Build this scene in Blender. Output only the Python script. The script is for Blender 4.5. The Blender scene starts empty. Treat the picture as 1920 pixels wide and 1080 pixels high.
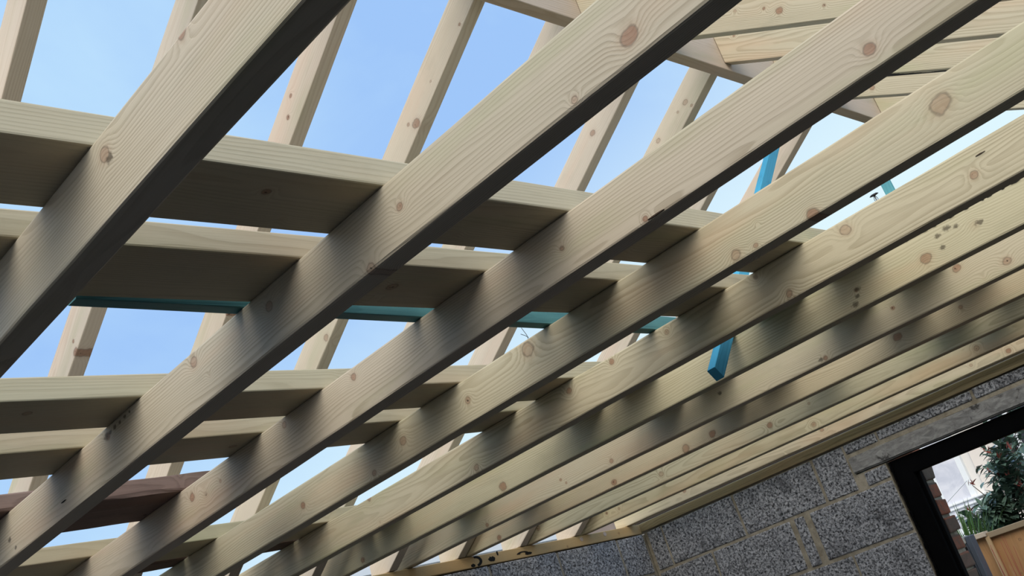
import bpy, bmesh, math, random
from mathutils import Vector, Matrix, noise

random.seed(7)
SC = bpy.context.scene
COL = SC.collection
H = 1.70                       # lens height above the floor slab; every z below is given from the lens level
R_ = math.radians

# ------------------------------------------------------------------ helpers
def link(name, bm, mats, loc=(0, 0, 0), rot=None, parent=None, smooth=False):
    me = bpy.data.meshes.new(name)
    bm.normal_update()
    bm.to_mesh(me)
    bm.free()
    for m in (mats if isinstance(mats, (list, tuple)) else [mats]):
        me.materials.append(m)
    if smooth:
        for p in me.polygons:
            p.use_smooth = True
    o = bpy.data.objects.new(name, me)
    COL.objects.link(o)
    if parent is not None:
        o.parent = parent
    if rot is not None:
        M = rot.to_4x4()
        M.translation = Vector(loc)
        o.matrix_local = M
    else:
        o.location = loc
    return o

def tag(o, label, cat, group=None):
    o['label'] = label
    o['category'] = cat
    if group:
        o['group'] = group
    return o

def struct(o):
    o['kind'] = 'structure'
    return o

def thing(name, label, cat, loc=(0, 0, 0), group=None):
    o = bpy.data.objects.new(name, None)
    o.empty_display_size = 0.05
    COL.objects.link(o)
    o.location = loc
    return tag(o, label, cat, group)

def add_box(bm, lo, hi, bev=0.0, mi=0, jit=0.0, seg=1):
    vs = [bm.verts.new((x, y, z)) for z in (lo[2], hi[2]) for y in (lo[1], hi[1]) for x in (lo[0], hi[0])]
    if jit:
        for v in vs:
            v.co += Vector((random.uniform(-jit, jit), random.uniform(-jit, jit), random.uniform(-jit, jit)))
    idx = [(0, 2, 3, 1), (4, 5, 7, 6), (0, 1, 5, 4), (2, 6, 7, 3), (0, 4, 6, 2), (1, 3, 7, 5)]
    fs = [bm.faces.new([vs[i] for i in f]) for f in idx]
    for f in fs:
        f.material_index = mi
    if bev:
        es = list({e for f in fs for e in f.edges})
        r = bmesh.ops.bevel(bm, geom=es, offset=bev, segments=seg, affect='EDGES', profile=0.6)
        for f in r['faces']:
            f.material_index = mi

def add_tube(bm, pts, radii, n=6, mi=0, cap=True):
    pts = [Vector(p) for p in pts]
    rings = []
    for i, p in enumerate(pts):
        d = (pts[min(i + 1, len(pts) - 1)] - pts[max(i - 1, 0)]).normalized()
        a = d.orthogonal().normalized()
        b = d.cross(a)
        r = radii[i] if isinstance(radii, (list, tuple)) else radii
        rings.append([bm.verts.new(p + a * (r * math.cos(2 * math.pi * k / n)) + b * (r * math.sin(2 * math.pi * k / n))) for k in range(n)])
    for i in range(len(rings) - 1):
        for k in range(n):
            f = bm.faces.new((rings[i][k], rings[i][(k + 1) % n], rings[i + 1][(k + 1) % n], rings[i + 1][k]))
            f.material_index = mi
    if cap:
        bm.faces.new(list(reversed(rings[0]))).material_index = mi
        bm.faces.new(rings[-1]).material_index = mi

def add_leaf(bm, base, d, up, L, Wd, mi=0, fold=0.25, droop=0.2):
    d = Vector(d).normalized()
    s = d.cross(Vector(up))
    if s.length < 1e-4:
        s = d.orthogonal()
    s.normalize()
    n = s.cross(d).normalized()
    prof = [(0, 0.02), (0.2, 0.62), (0.45, 1.0), (0.72, 0.78), (0.9, 0.34), (1, 0.02)]
    rows = []
    for t, w in prof:
        c = Vector(base) + d * (L * t) - n * (droop * L * t * t)
        rows.append((bm.verts.new(c - s * (Wd / 2 * w) + n * (fold * Wd / 2 * w)), bm.verts.new(c), bm.verts.new(c + s * (Wd / 2 * w) + n * (fold * Wd / 2 * w))))
    for a, b in zip(rows, rows[1:]):
        for k in (0, 1):
            f = bm.faces.new((a[k], a[k + 1], b[k + 1], b[k]))
            f.material_index = mi
            f.smooth = True

# ------------------------------------------------------------------ node helpers
class NT:
    def __init__(self, name):
        self.m = bpy.data.materials.new(name)
        self.m.use_nodes = True
        self.t = self.m.node_tree
        for n in list(self.t.nodes):
            self.t.nodes.remove(n)
        self.out = self.t.nodes.new('ShaderNodeOutputMaterial')
        self.b = self.t.nodes.new('ShaderNodeBsdfPrincipled')
        self.t.links.new(self.b.outputs[0], self.out.inputs[0])

    def n(self, typ, **kw):
        x = self.t.nodes.new(typ)
        for k, v in kw.items():
            setattr(x, k, v)
        return x

    def l(self, a, b):
        self.t.links.new(a, b)

    def put(self, sock, v):
        if hasattr(v, 'is_output') or isinstance(v, bpy.types.NodeSocket):
            self.l(v, sock)
        else:
            sock.default_value = v

    def math(self, op, a, b=0.0, c=None, clamp=False):
        x = self.n('ShaderNodeMath', operation=op, use_clamp=clamp)
        self.put(x.inputs[0], a)
        self.put(x.inputs[1], b)
        if c is not None:
            self.put(x.inputs[2], c)
        return x.outputs[0]

    def vmath(self, op, a, b=None):
        x = self.n('ShaderNodeVectorMath', operation=op)
        self.put(x.inputs[0], a)
        if b is not None:
            self.put(x.inputs[1], b)
        return x.outputs['Value'] if op in ('LENGTH', 'DISTANCE', 'DOT_PRODUCT') else x.outputs[0]

    def sep(self, v):
        x = self.n('ShaderNodeSeparateXYZ')
        self.l(v, x.inputs[0])
        return x.outputs

    def comb(self, a, b, c):
        x = self.n('ShaderNodeCombineXYZ')
        for s, v in zip(x.inputs, (a, b, c)):
            self.put(s, v)
        return x.outputs[0]

    def noise(self, vec, scale=1.0, detail=3.0, rough=0.5, dist=0.0):
        x = self.n('ShaderNodeTexNoise')
        self.l(vec, x.inputs['Vector'])
        x.inputs['Scale'].default_value = scale
        x.inputs['Detail'].default_value = detail
        x.inputs['Roughness'].default_value = rough
        x.inputs['Distortion'].default_value = dist
        return x.outputs['Fac']

    def voro(self, vec, scale=1.0, feature='F1', rnd=1.0):
        x = self.n('ShaderNodeTexVoronoi', feature=feature)
        self.l(vec, x.inputs['Vector'])
        x.inputs['Scale'].default_value = scale
        x.inputs['Randomness'].default_value = rnd
        return x

    def ramp(self, fac, a, b, lo=0.0, hi=1.0, smooth=True):
        x = self.n('ShaderNodeMapRange', interpolation_type='SMOOTHSTEP' if smooth else 'LINEAR')
        self.put(x.inputs['Value'], fac)
        for nm, v in (('From Min', a), ('From Max', b), ('To Min', lo), ('To Max', hi)):
            self.put(x.inputs[nm], v)
        return x.outputs[0]

    def mix(self, fac, a, b, blend='MIX'):
        x = self.n('ShaderNodeMix', data_type='RGBA', blend_type=blend)
        x.clamp_factor = True
        self.put(x.inputs[0], fac)
        for s, v in ((x.inputs[6], a), (x.inputs[7], b)):
            self.put(s, v if not isinstance(v, tuple) or len(v) == 4 else (*v, 1))
        return x.outputs[2]

    def bump(self, h, strength=0.3, dist=0.002):
        x = self.n('ShaderNodeBump')
        x.inputs['Strength'].default_value = strength
        x.inputs['Distance'].default_value = dist
        self.l(h, x.inputs['Height'])
        self.l(x.outputs[0], self.b.inputs['Normal'])

    def done(self, col, rough=0.6, spec=0.3):
        self.put(self.b.inputs['Base Color'], col if not isinstance(col, tuple) or len(col) == 4 else (*col, 1))
        self.put(self.b.inputs['Roughness'], rough)
        self.b.inputs['Specular IOR Level'].default_value = spec
        return self.m

def wood(name, light, dark, knot=(0.20, 0.105, 0.062), ring=0.0042, contrast=0.62, stain=(0.30, 0.28, 0.20), stain_amt=0.35,
         rough=0.62, free_knots=0.55, warm=(0.62, 0.42, 0.28), bump=0.25, green=(0.40, 0.42, 0.24)):
    """Softwood: annual rings about a pith outside the section, fibres, knots (random ones plus those listed on the object)."""
    w = NT(name)
    tc = w.n('ShaderNodeTexCoord').outputs['Object']
    oi = w.n('ShaderNodeObjectInfo')
    rnd = oi.outputs['Random']
    off = w.comb(w.math('MULTIPLY', rnd, 41.0), w.math('MULTIPLY', rnd, 13.0), w.math('MULTIPLY', rnd, 29.0))
    P = w.vmath('ADD', tc, off)
    x, y, z = w.sep(tc)
    # ---- knots listed on the object (along, across, radius)
    wob = w.noise(P, 55.0, 2.0)
    q = None
    for i in range(8):
        a = w.n('ShaderNodeAttribute', attribute_type='OBJECT', attribute_name='knot%d' % i)
        kx, kz, kr = w.sep(a.outputs['Vector'])
        dx = w.math('SUBTRACT', x, kx)
        dz = w.math('SUBTRACT', z, kz)
        d = w.math('SQRT', w.math('ADD', w.math('MULTIPLY', w.math('MULTIPLY', dx, dx), 0.8), w.math('MULTIPLY', dz, dz)))
        qi = w.math('DIVIDE', d, w.math('MAXIMUM', w.math('MULTIPLY', kr, 0.74), 0.00005))
        q = qi if q is None else w.math('MINIMUM', q, qi)
    # ---- dirt marks listed on the object (along, across, radius)
    qs = None
    for i in range(8):
        a = w.n('ShaderNodeAttribute', attribute_type='OBJECT', attribute_name='stain%d' % i)
        kx, kz, kr = w.sep(a.outputs['Vector'])
        dx = w.math('SUBTRACT', x, kx)
        dz = w.math('SUBTRACT', z, kz)
        d = w.math('SQRT', w.math('ADD', w.math('MULTIPLY', w.math('MULTIPLY', dx, dx), 0.45), w.math('MULTIPLY', dz, dz)))
        qi = w.math('DIVIDE', d, w.math('MAXIMUM', kr, 0.00005))
        qs = qi if qs is None else w.math('MINIMUM', qs, qi)
    qs = w.math('ADD', qs, w.math('MULTIPLY', w.math('SUBTRACT', w.noise(P, 140.0, 4.0, 0.7), 0.5), 2.2))
    # ---- random small knots
    sc = (2.6, 4.0, 7.0)
    V = w.voro(w.vmath('MULTIPLY', P, sc), 1.0)
    dl = w.vmath('MULTIPLY', w.vmath('SUBTRACT', w.vmath('MULTIPLY', P, sc), V.outputs['Position']), (1 / sc[0], 0.12 / sc[1], 1 / sc[2]))
    cr, cg, cb = w.sep(V.outputs['Color'])
    rad = w.math('MULTIPLY', w.math('GREATER_THAN', cr, free_knots), w.math('MULTIPLY_ADD', cg, 0.007, 0.003))
    q2 = w.math('DIVIDE', w.vmath('LENGTH', dl), w.math('MAXIMUM', rad, 0.00005))
    q = w.math('MINIMUM', q, q2)
    q = w.math('ADD', q, w.math('MULTIPLY', w.math('SUBTRACT', wob, 0.5), 0.9))
    # ---- rings
    py = w.math('MULTIPLY_ADD', cb, 0.0, w.math('MULTIPLY_ADD', rnd, 0.05, 0.012))
    pz = w.math('MULTIPLY', w.math('SUBTRACT', w.math('FRACT', w.math('MULTIPLY', rnd, 7.31)), 0.5), 0.13)
    lowf = w.noise(w.vmath('MULTIPLY', P, (1.3, 9.0, 9.0)), 1.0, 2.0)
    lowg = w.noise(w.vmath('MULTIPLY', P, (5.0, 30.0, 30.0)), 1.0, 2.0)
    yy = w.math('ADD', y, py)
    zz = w.math('ADD', z, pz)
    rr = w.math('SQRT', w.math('ADD', w.math('MULTIPLY', yy, yy), w.math('MULTIPLY', zz, zz)))
    rr = w.math('MULTIPLY_ADD', w.math('SUBTRACT', lowf, 0.5), 0.045, rr)
    rr = w.math('MULTIPLY_ADD', w.math('SUBTRACT', lowg, 0.5), 0.006, rr)
    swirl = w.math('POWER', 2.718, w.math('MULTIPLY', w.math('MULTIPLY', q, q), -0.22))
    rr = w.math('MULTIPLY_ADD', swirl, 0.013, rr)
    ph = w.math('FRACT', w.math('DIVIDE', rr, ring))
    late = w.math('MULTIPLY', w.ramp(ph, 0.25, 0.86), w.ramp(ph, 1.0, 0.9))
    fib = w.noise(w.vmath('MULTIPLY', P, (9.0, 420.0, 420.0)), 1.0, 2.0, 0.6)
    fade = w.ramp(w.noise(w.vmath('MULTIPLY', P, (2.2, 14.0, 14.0)), 1.0, 2.0), 0.3, 0.75, 0.35, 1.0)
    g = w.math('MULTIPLY', w.math('MULTIPLY', late, fade), contrast)
    g = w.math('ADD', g, w.math('MULTIPLY', w.math('SUBTRACT', fib, 0.5), 0.6), clamp=True)
    c = w.mix(g, light, dark)
    # ---- board-wide tone: preservative green, heartwood pink, grey handling marks
    bl = w.noise(w.vmath('MULTIPLY', P, (1.6, 5.0, 10.0)), 1.0, 3.0)
    c = w.mix(w.ramp(bl, 0.48, 0.78, 0.0, 0.42), c, warm)
    bl2 = w.noise(w.vmath('MULTIPLY', w.vmath('ADD', P, (5, 3, 9)), (2.3, 8.0, 12.0)), 1.0, 3.0)
    c = w.mix(w.ramp(bl2, 0.5, 0.8, 0.0, 0.45), c, green)
    st = w.noise(w.vmath('MULTIPLY', w.vmath('ADD', P, (15, 8, 2)), (7.0, 16.0, 22.0)), 1.0, 5.0, 0.65)
    c = w.mix(w.ramp(st, 0.52, 0.85, 0.0, stain_amt), c, stain)
    # ---- knots over everything
    core = w.ramp(q, 1.0, 0.8)
    rim = w.math('MULTIPLY', w.ramp(q, 1.25, 0.98), w.ramp(q, 0.78, 0.95))
    kn = w.mix(w.noise(P, 130.0, 3.0), knot, tuple(min(1, k * 1.9 + 0.03) for k in knot))
    kv = w.ramp(w.noise(P, 6.0, 1.0), 0.35, 0.65, 0.3, 0.8)
    c = w.mix(w.math('MULTIPLY', w.ramp(q, 2.2, 1.0), 0.22), c, tuple(0.5 * a + 0.5 * b for a, b in zip(warm, knot)))
    c = w.mix(w.math('MULTIPLY', core, kv), c, kn)
    c = w.mix(w.math('MULTIPLY', rim, 0.45), c, tuple(k * 0.35 for k in knot))
    crack = w.math('MULTIPLY', w.ramp(w.noise(P, 90.0, 1.0), 0.60, 0.68), w.ramp(q, 0.5, 0.35))
    c = w.mix(w.math('MULTIPLY', crack, 0.8), c, (0.03, 0.018, 0.012))
    c = w.mix(w.ramp(qs, 1.25, 0.45, 0.0, 0.78), c, (0.085, 0.068, 0.048))
    # ---- the tint of this particular stick
    c = w.mix(1.0, c, oi.outputs['Color'], 'MULTIPLY')
    h = w.math('ADD', w.math('MULTIPLY', fib, 0.6), w.math('MULTIPLY', late, -0.5))
    w.bump(h, bump, 0.0012)
    return w.done(c, rough, 0.25)

M_WOOD = wood('treated_softwood', (0.560, 0.505, 0.385), (0.310, 0.258, 0.172))
M_BOARD = wood('planed_board', (0.560, 0.500, 0.370), (0.350, 0.290, 0.190), contrast=0.42, ring=0.0055, free_knots=0.75)
M_RAFT = wood('rafter_softwood', (0.670, 0.585, 0.475), (0.450, 0.335, 0.225), contrast=0.38, ring=0.006, free_knots=0.7,
              warm=(0.72, 0.50, 0.38), stain_amt=0.22)
M_PLATE = wood('plate_softwood', (0.60, 0.45, 0.24), (0.44, 0.28, 0.12), contrast=0.4, free_knots=0.7, warm=(0.62, 0.38, 0.16))
M_OLD = wood('weathered_wood', (0.250, 0.182, 0.148), (0.095, 0.060, 0.048), knot=(0.05, 0.03, 0.025), contrast=0.75, ring=0.005,
             stain=(0.10, 0.06, 0.055), stain_amt=0.8, warm=(0.26, 0.16, 0.125), green=(0.24, 0.20, 0.17), rough=0.85, bump=0.6)
M_BLUE = wood('blue_batten', (0.070, 0.400, 0.620), (0.030, 0.220, 0.380), knot=(0.02, 0.07, 0.10), contrast=0.55, free_knots=0.8,
              stain=(0.02, 0.10, 0.17), stain_amt=0.6, warm=(0.10, 0.44, 0.60), green=(0.08, 0.42, 0.56))
M_TEAL = wood('teal_batten', (0.120, 0.310, 0.320), (0.050, 0.170, 0.190), knot=(0.03, 0.08, 0.09), contrast=0.5, free_knots=0.85,
              stain=(0.05, 0.17, 0.19), stain_amt=0.6, warm=(0.16, 0.33, 0.33), green=(0.10, 0.30, 0.28))

def simple(name, col, rough=0.6, var=0.25, scale=8.0, bump=0.0, metal=0.0, spec=0.3, stretch=(1, 1, 1)):
    w = NT(name)
    tc = w.n('ShaderNodeTexCoord').outputs['Object']
    v = w.vmath('MULTIPLY', tc, stretch)
    f = w.noise(v, scale, 4.0, 0.6)
    c = w.mix(f, tuple(k * (1 - var) for k in col), tuple(min(1, k * (1 + var)) for k in col))
    if bump:
        w.bump(w.noise(v, scale * 4, 4.0), bump, 0.003)
    w.b.inputs['Metallic'].default_value = metal
    return w.done(c, rough, spec)

def block_mat():
    w = NT('aggregate_block')
    tc = w.n('ShaderNodeTexCoord').outputs['Object']
    v = w.vmath('ADD', tc, w.comb(0, 0, 0))
    agg = w.voro(v, 150.0)
    cr, cg, cb = w.sep(agg.outputs['Color'])
    fine = w.noise(v, 240.0, 3.0, 0.7)
    mid = w.noise(v, 85.0, 4.0, 0.65)
    big = w.noise(v, 7.0, 4.0, 0.6)
    c = w.mix(cr, (0.20, 0.204, 0.218), (0.62, 0.625, 0.65))
    c = w.mix(w.ramp(mid, 0.50, 0.68), c, (0.035, 0.035, 0.038))
    c = w.mix(w.ramp(fine, 0.62, 0.74), c, (0.85, 0.85, 0.86))
    c = w.mix(w.ramp(big, 0.53, 0.75, 0.0, 0.72), c, (0.06, 0.06, 0.064))
    h = w.math('SUBTRACT', w.math('MULTIPLY', fine, 0.5), w.math('MULTIPLY', w.ramp(mid, 0.48, 0.66), 1.0))
    w.bump(h, 0.9, 0.005)
    return w.done(c, 0.92, 0.15)

def mortar_mat(name='mortar', a=(0.30, 0.26, 0.19), b=(0.52, 0.46, 0.36)):
    w = NT(name)
    tc = w.n('ShaderNodeTexCoord').outputs['Object']
    f = w.noise(tc, 14.0, 5.0, 0.7)
    g = w.noise(tc, 180.0, 3.0, 0.7)
    c = w.mix(w.ramp(f, 0.3, 0.7), a, b)
    c = w.mix(w.ramp(g, 0.6, 0.75, 0, 0.5), c, (0.10, 0.085, 0.06))
    w.bump(w.math('ADD', f, w.math('MULTIPLY', g, 0.4)), 0.7, 0.006)
    return w.done(c, 0.95, 0.1)

def lintel_mat():
    w = NT('cast_concrete')
    tc = w.n('ShaderNodeTexCoord').outputs['Object']
    f = w.noise(w.vmath('MULTIPLY', tc, (1, 6, 14)), 3.0, 6.0, 0.7, 0.6)
    g = w.noise(tc, 9.0, 5.0, 0.65, 0.4)
    c = w.mix(w.ramp(f, 0.3, 0.7), (0.22, 0.215, 0.205), (0.44, 0.43, 0.41))
    c = w.mix(w.ramp(g, 0.58, 0.66, 0, 0.85), c, (0.045, 0.042, 0.04))
    w.bump(f, 0.5, 0.006)
    return w.done(c, 0.9, 0.15)

def brick_mat():
    w = NT('facing_brick')
    tc = w.n('ShaderNodeTexCoord').outputs['Object']
    x, y, z = w.sep(tc)
    row = w.math('FLOOR', w.math('DIVIDE', w.math('ADD', z, 0.0065), 0.0753))
    wn = w.n('ShaderNodeTexWhiteNoise', noise_dimensions='1D')
    w.l(row, wn.inputs['W'])
    r = wn.outputs['Value']
    c = w.mix(r, (0.15, 0.12, 0.095), (0.36, 0.12, 0.065))
    f = w.noise(tc, 30.0, 5.0, 0.7)
    c = w.mix(w.ramp(f, 0.4, 0.7, 0, 0.75), c, (0.13, 0.11, 0.085))
    w.bump(f, 0.7, 0.006)
    return w.done(c, 0.9, 0.15)

M_BLOCK = block_mat()
M_MORTAR = mortar_mat()
M_LINTEL = lintel_mat()
M_BRICK = brick_mat()
M_BMORTAR = mortar_mat('lime_mortar', (0.26, 0.23, 0.17), (0.42, 0.38, 0.30))
M_BLACK = simple('black_frame_paint', (0.003, 0.003, 0.0035), 0.75, 0.5, 12.0, 0.15, spec=0.05)
M_BLACKP = simple('black_plastic', (0.008, 0.008, 0.009), 0.45, 0.2)
M_STEEL = simple('dull_steel', (0.20, 0.20, 0.21), 0.45, 0.2, metal=0.8)
M_WIRE = simple('dark_wire', (0.03, 0.03, 0.035), 0.5, 0.2, metal=0.5)
M_FLOOR = simple('dark_oversite', (0.036, 0.026, 0.018), 0.95, 0.35, 3.0, 0.3)
M_GROUND = simple('garden_ground', (0.10, 0.095, 0.07), 0.95, 0.4, 2.0, 0.4)
M_PAINTDOT = simple('pale_filler', (0.62, 0.50, 0.42), 0.8, 0.2, 60.0)
M_INK = simple('black_marker_paint', (0.012, 0.011, 0.010), 0.8, 0.3)

M_BARKY = simple('dark_bark', (0.055, 0.036, 0.024), 0.9, 0.5, 120.0, 0.5)
M_SMUDGE = simple('grey_smudge', (0.235, 0.205, 0.150), 0.8, 0.35, 150.0)

# ------------------------------------------------------------------ timbers
def timber(name, p0, p1, thin, wide, thick_axis, mat, tint=(1, 1, 1), knots=(), shear0=0.0, shear1=0.0, bev=0.0028,
           wob=0.0006, seed=0, step=0.12, taper=None):
    """A sawn stick from p0 to p1 (section centres). Local x runs along, y through the thin side, z across the wide side.
    shear: how far the end is cut out of square per metre across the wide side."""
    p0, p1 = Vector(p0), Vector(p1)
    L = (p1 - p0).length
    X = (p1 - p0).normalized()
    Y = Vector(thick_axis)
    Y = (Y - X * Y.dot(X)).normalized()
    Z = X.cross(Y)
    rot = Matrix((X, Y, Z)).transposed()
    n = max(2, int(L / step))
    b = bev
    hy, hz = thin / 2, wide / 2
    prof = [(-hy + b, -hz), (hy - b, -hz), (hy - 0.3 * b, -hz + 0.3 * b), (hy, -hz + b), (hy, hz - b), (hy - 0.3 * b, hz - 0.3 * b),
            (hy - b, hz), (-hy + b, hz), (-hy + 0.3 * b, hz - 0.3 * b), (-hy, hz - b), (-hy, -hz + b), (-hy + 0.3 * b, -hz + 0.3 * b)]
    bm = bmesh.new()
    rings = []
    for i in range(n + 1):
        t = i / n
        ring = []
        for k, (y, z) in enumerate(prof):
            e = (wob * noise.noise((t * L * 6.0, k // 3 * 3.7 + seed * 5.1, seed * 1.7)), wob * noise.noise((t * L * 6.0, k // 3 * 2.3 + seed * 3.1, 9 + seed)))
            sh = (shear0 * z) * (1 - t) + (shear1 * z) * t
            ring.append(bm.verts.new((t * L + sh, y + e[0], z + e[1])))
        rings.append(ring)
    m = len(prof)
    for i in range(n):
        for k in range(m):
            bm.faces.new((rings[i][k], rings[i + 1][k], rings[i + 1][(k + 1) % m], rings[i][(k + 1) % m]))
    bm.faces.new(rings[0])
    bm.faces.new(list(reversed(rings[-1])))
    bmesh.ops.recalc_face_normals(bm, faces=bm.faces)
    o = link(name, bm, mat, p0 + Vector((0, 0, H)), rot)
    o.color = (*tint, 1)
    for i, k in enumerate(knots[:8]):
        o['knot%d' % i] = [float(k[0]), float(k[1]), float(k[2])]
    return o

# ---- ceiling joists: left face x at y=0.8 and y=3.3
JX = {1: (.557, .557), 2: (.979, .979), 3: (1.375, 1.378), 4: (1.757, 1.757), 5: (2.155, 2.155), 6: (2.530, 2.488), 7: (2.922, 2.855),
      8: (3.288, 3.180), 9: (3.638, 3.550), 10: (3.990, 3.925), 11: (4.303, 4.250)}
KJ = {
1: [(1.307, 0.022, 0.012), (1.116, 0.048, 0.01)],
2: [(0.884, -0.02, 0.014), (0.984, -0.04, 0.006), (1.311, 0.003, 0.008), (1.888, 0.03, 0.012), (1.648, 0.017, 0.01), (2.224, 0.03, 0.009)],
3: [(0.778, -0.02, 0.011), (2.645, 0.018, 0.012), (1.966, 0.029, 0.01), (2.226, 0.032, 0.009), (2.513, 0.01, 0.005), (1.198, -0.042, 0.006)],
4: [(0.836, 0.005, 0.021), (1.28, -0.035, 0.013), (1.236, -0.039, 0.007), (1.832, 0.027, 0.02), (2.302, 0.0, 0.013), (2.052, 0.001, 0.01), (2.435, -0.033, 0.009), (1.111, -0.045, 0.014)],
5: [(1.233, 0.026, 0.014), (0.951, -0.008, 0.01), (1.74, 0.029, 0.007), (1.922, 0.035, 0.009), (2.082, 0.024, 0.011), (2.484, -0.033, 0.011)],
6: [(1.239, -0.014, 0.016), (2.741, -0.028, 0.018), (1.425, -0.004, 0.006), (3.493, -0.029, 0.012)],
7: [(1.314, 0.022, 0.013), (1.193, -0.021, 0.014), (1.516, 0.004, 0.007), (1.756, -0.038, 0.008), (2.597, -0.029, 0.009), (3.224, -0.037, 0.009), (2.828, -0.009, 0.006)],
8: [(1.683, -0.003, 0.016), (1.473, -0.005, 0.008), (2.417, -0.027, 0.016), (2.536, -0.033, 0.018), (2.878, -0.032, 0.014), (3.505, -0.035, 0.014)],
9: [(2.4, -0.021, 0.013), (2.924, -0.015, 0.012), (3.621, -0.001, 0.012), (2.223, -0.009, 0.006)],
10: [(2.425, -0.028, 0.012), (1.726, -0.021, 0.012), (3.537, -0.005, 0.008)],
11: [(2.564, -0.012, 0.01), (1.732, -0.03, 0.012), (3.323, -0.007, 0.012), (1.881, -0.022, 0.007)],
}
TJ = {1: (.92, .91, .93), 2: (.92, .91, .93), 3: (.94, .91, .93), 4: (.96, .96, .90), 5: (1.0, .98, .90), 6: (1.02, 1.02, .90), 7: (1.06, 1.03, .96),
      8: (1.08, 1.02, .90), 9: (1.0, 1.01, .90), 10: (1.10, 1.06, .90), 11: (1.30, 1.24, 1.12)}
LJ = {1: 'nearest ceiling joist, broad grey-brown one at far left with a dark knot underneath',
      2: 'second ceiling joist from the left, with a dark bark pocket at its lower left',
      3: 'third ceiling joist from the left, with a slim tan knot near its top',
      4: 'fourth ceiling joist from the left, with a big round knot near the upper right corner',
      5: 'yellowish ceiling joist with a round split knot, the one the black-headed nail stands on',
      6: 'ceiling joist with the blue batten end against it and grey smudges along its top',
      7: 'pale two-pink-knot ceiling joist just right of the one carrying the blue batten end',
      8: 'ceiling joist with reddish square knots, fourth from the window wall',
      9: 'plain olive-tinted ceiling joist with one small ringed knot, third from the window wall',
      10: 'yellow ceiling joist beside the palest one, with an upright slit-shaped knot',
      11: 'palest ceiling joist, the last one, lying along the window wall plate'}
TH = 0.045
BK = 'dark bark pocket'
SM = 'grey handling smudge'
BT = 'black ragged edge mark'
STAINS = {
2: [('split', 2.625, -.02, .010, .0008, M_INK, 'short black split')],
3: [('split', 1.357, -.046, .016, .0012, M_BARKY, 'dark split at the lower edge')],
5: [('split', 1.103, .023, .010, .0010, M_BARKY, 'short dark split')],
6: [('edge_mark', x, .0452, r, .0022, M_INK, BT) for x, r in ((1.441, .003), (1.391, .006), (1.367, .005), (1.324, .008), (1.285, .006), (1.245, .004), (1.228, .007), (1.195, .004), (1.165, .012))],
}
DIRT = {
1: [(1.478, .012, .006)],
2: [(2.408, .031, .008), (2.392, .033, .005), (2.372, .035, .005), (2.350, .036, .004), (2.328, .039, .004), (2.308, .040, .003), (2.904, -.008, .006), (2.880, -.033, .004)],
6: [(1.372, .020, .006), (1.345, .026, .007), (1.325, .020, .005), (1.373, -.010, .006), (1.274, .002, .007), (1.602, -.002, .006), (1.608, -.018, .005), (1.622, -.034, .007)],
7: [(2.30, .01, .006), (1.95, -.036, .006)],
}
def jx(j, y):
    a, b = JX[j]
    return a + (b - a) * (y - .8) / 2.5
for j in JX:
    y0, y1 = -0.53, 3.42
    o = timber('ceiling_joist', (jx(j, y0) + TH / 2, y0, .655), (jx(j, y1) + TH / 2, y1, .655), TH, .098, (-1, 0, 0), M_WOOD,
               TJ[j], [(k[0] + .18, k[1], k[2]) for k in KJ[j]], seed=j, wob=0.0012 if j < 3 else 0.0009, bev=0.004)
    tag(o, LJ[j], 'joist', 'ceiling joists')
    for i, k in enumerate(DIRT.get(j, [])):
        o['stain%d' % i] = [float(q) for q in k]
    for (nm, x, z, rx, rz, mat, lab) in STAINS.get(j, []):
        bm = bmesh.new()
        n_ = 12
        f = [bm.verts.new((x + rx * (1 + .5 * noise.noise((k * 1.3, x * 50, z * 90))) * math.cos(2 * math.pi * k / n_),
                           TH / 2 + .0016, min(.0475, z + rz * (1 + .5 * noise.noise((k * 1.1, x * 70, 3))) * math.sin(2 * math.pi * k / n_)))) for k in range(n_)]
        b = [bm.verts.new((v.co.x, TH / 2 - .001, v.co.z)) for v in f]
        bm.faces.new(f)
        for k in range(n_):
            bm.faces.new((f[k], b[k], b[(k + 1) % n_], f[(k + 1) % n_]))
        bmesh.ops.recalc_face_normals(bm, faces=bm.faces)
        link(nm, bm, mat, parent=o)['label'] = lab

# ---- main rafters, foot (y=3.44) to ridge (y=1.54); each nailed to the left of its joist
TAN = .660
PIT = math.atan(TAN)
RX = {2: (.932, .943), 3: (1.23, 1.325), 4: (1.645, 1.70), 5: (2.01, 2.114), 6: (2.375, 2.512), 7: (2.757, 2.90), 8: (3.12, 3.292),
      9: (3.49, 3.652), 10: (3.85, 4.06)}
KR = {3: [(1.084, -0.047, 0.014), (1.099, -0.019, 0.006)], 4: [(1.211, -0.05, 0.008), (1.791, -0.003, 0.008), (1.844, 0.019, 0.007)],
      5: [(1.851, -0.03, 0.019), (1.834, 0.0, 0.007), (2.16, -0.034, 0.006), (1.978, -0.016, 0.005), (1.124, -0.033, 0.013)], 7: [(1.93, -0.001, 0.014)],
      8: [(2.117, -0.007, 0.013), (2.118, -0.038, 0.007), (2.074, 0.002, 0.006), (1.95, 0.021, 0.011)]}
KN = {1: [(1.603, -0.005, 0.013), (1.76, 0.013, 0.006), (1.456, -0.007, 0.006)], 2: [(2.013, 0.043, 0.006)], 4: [(1.873, -0.016, 0.013)]}
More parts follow.
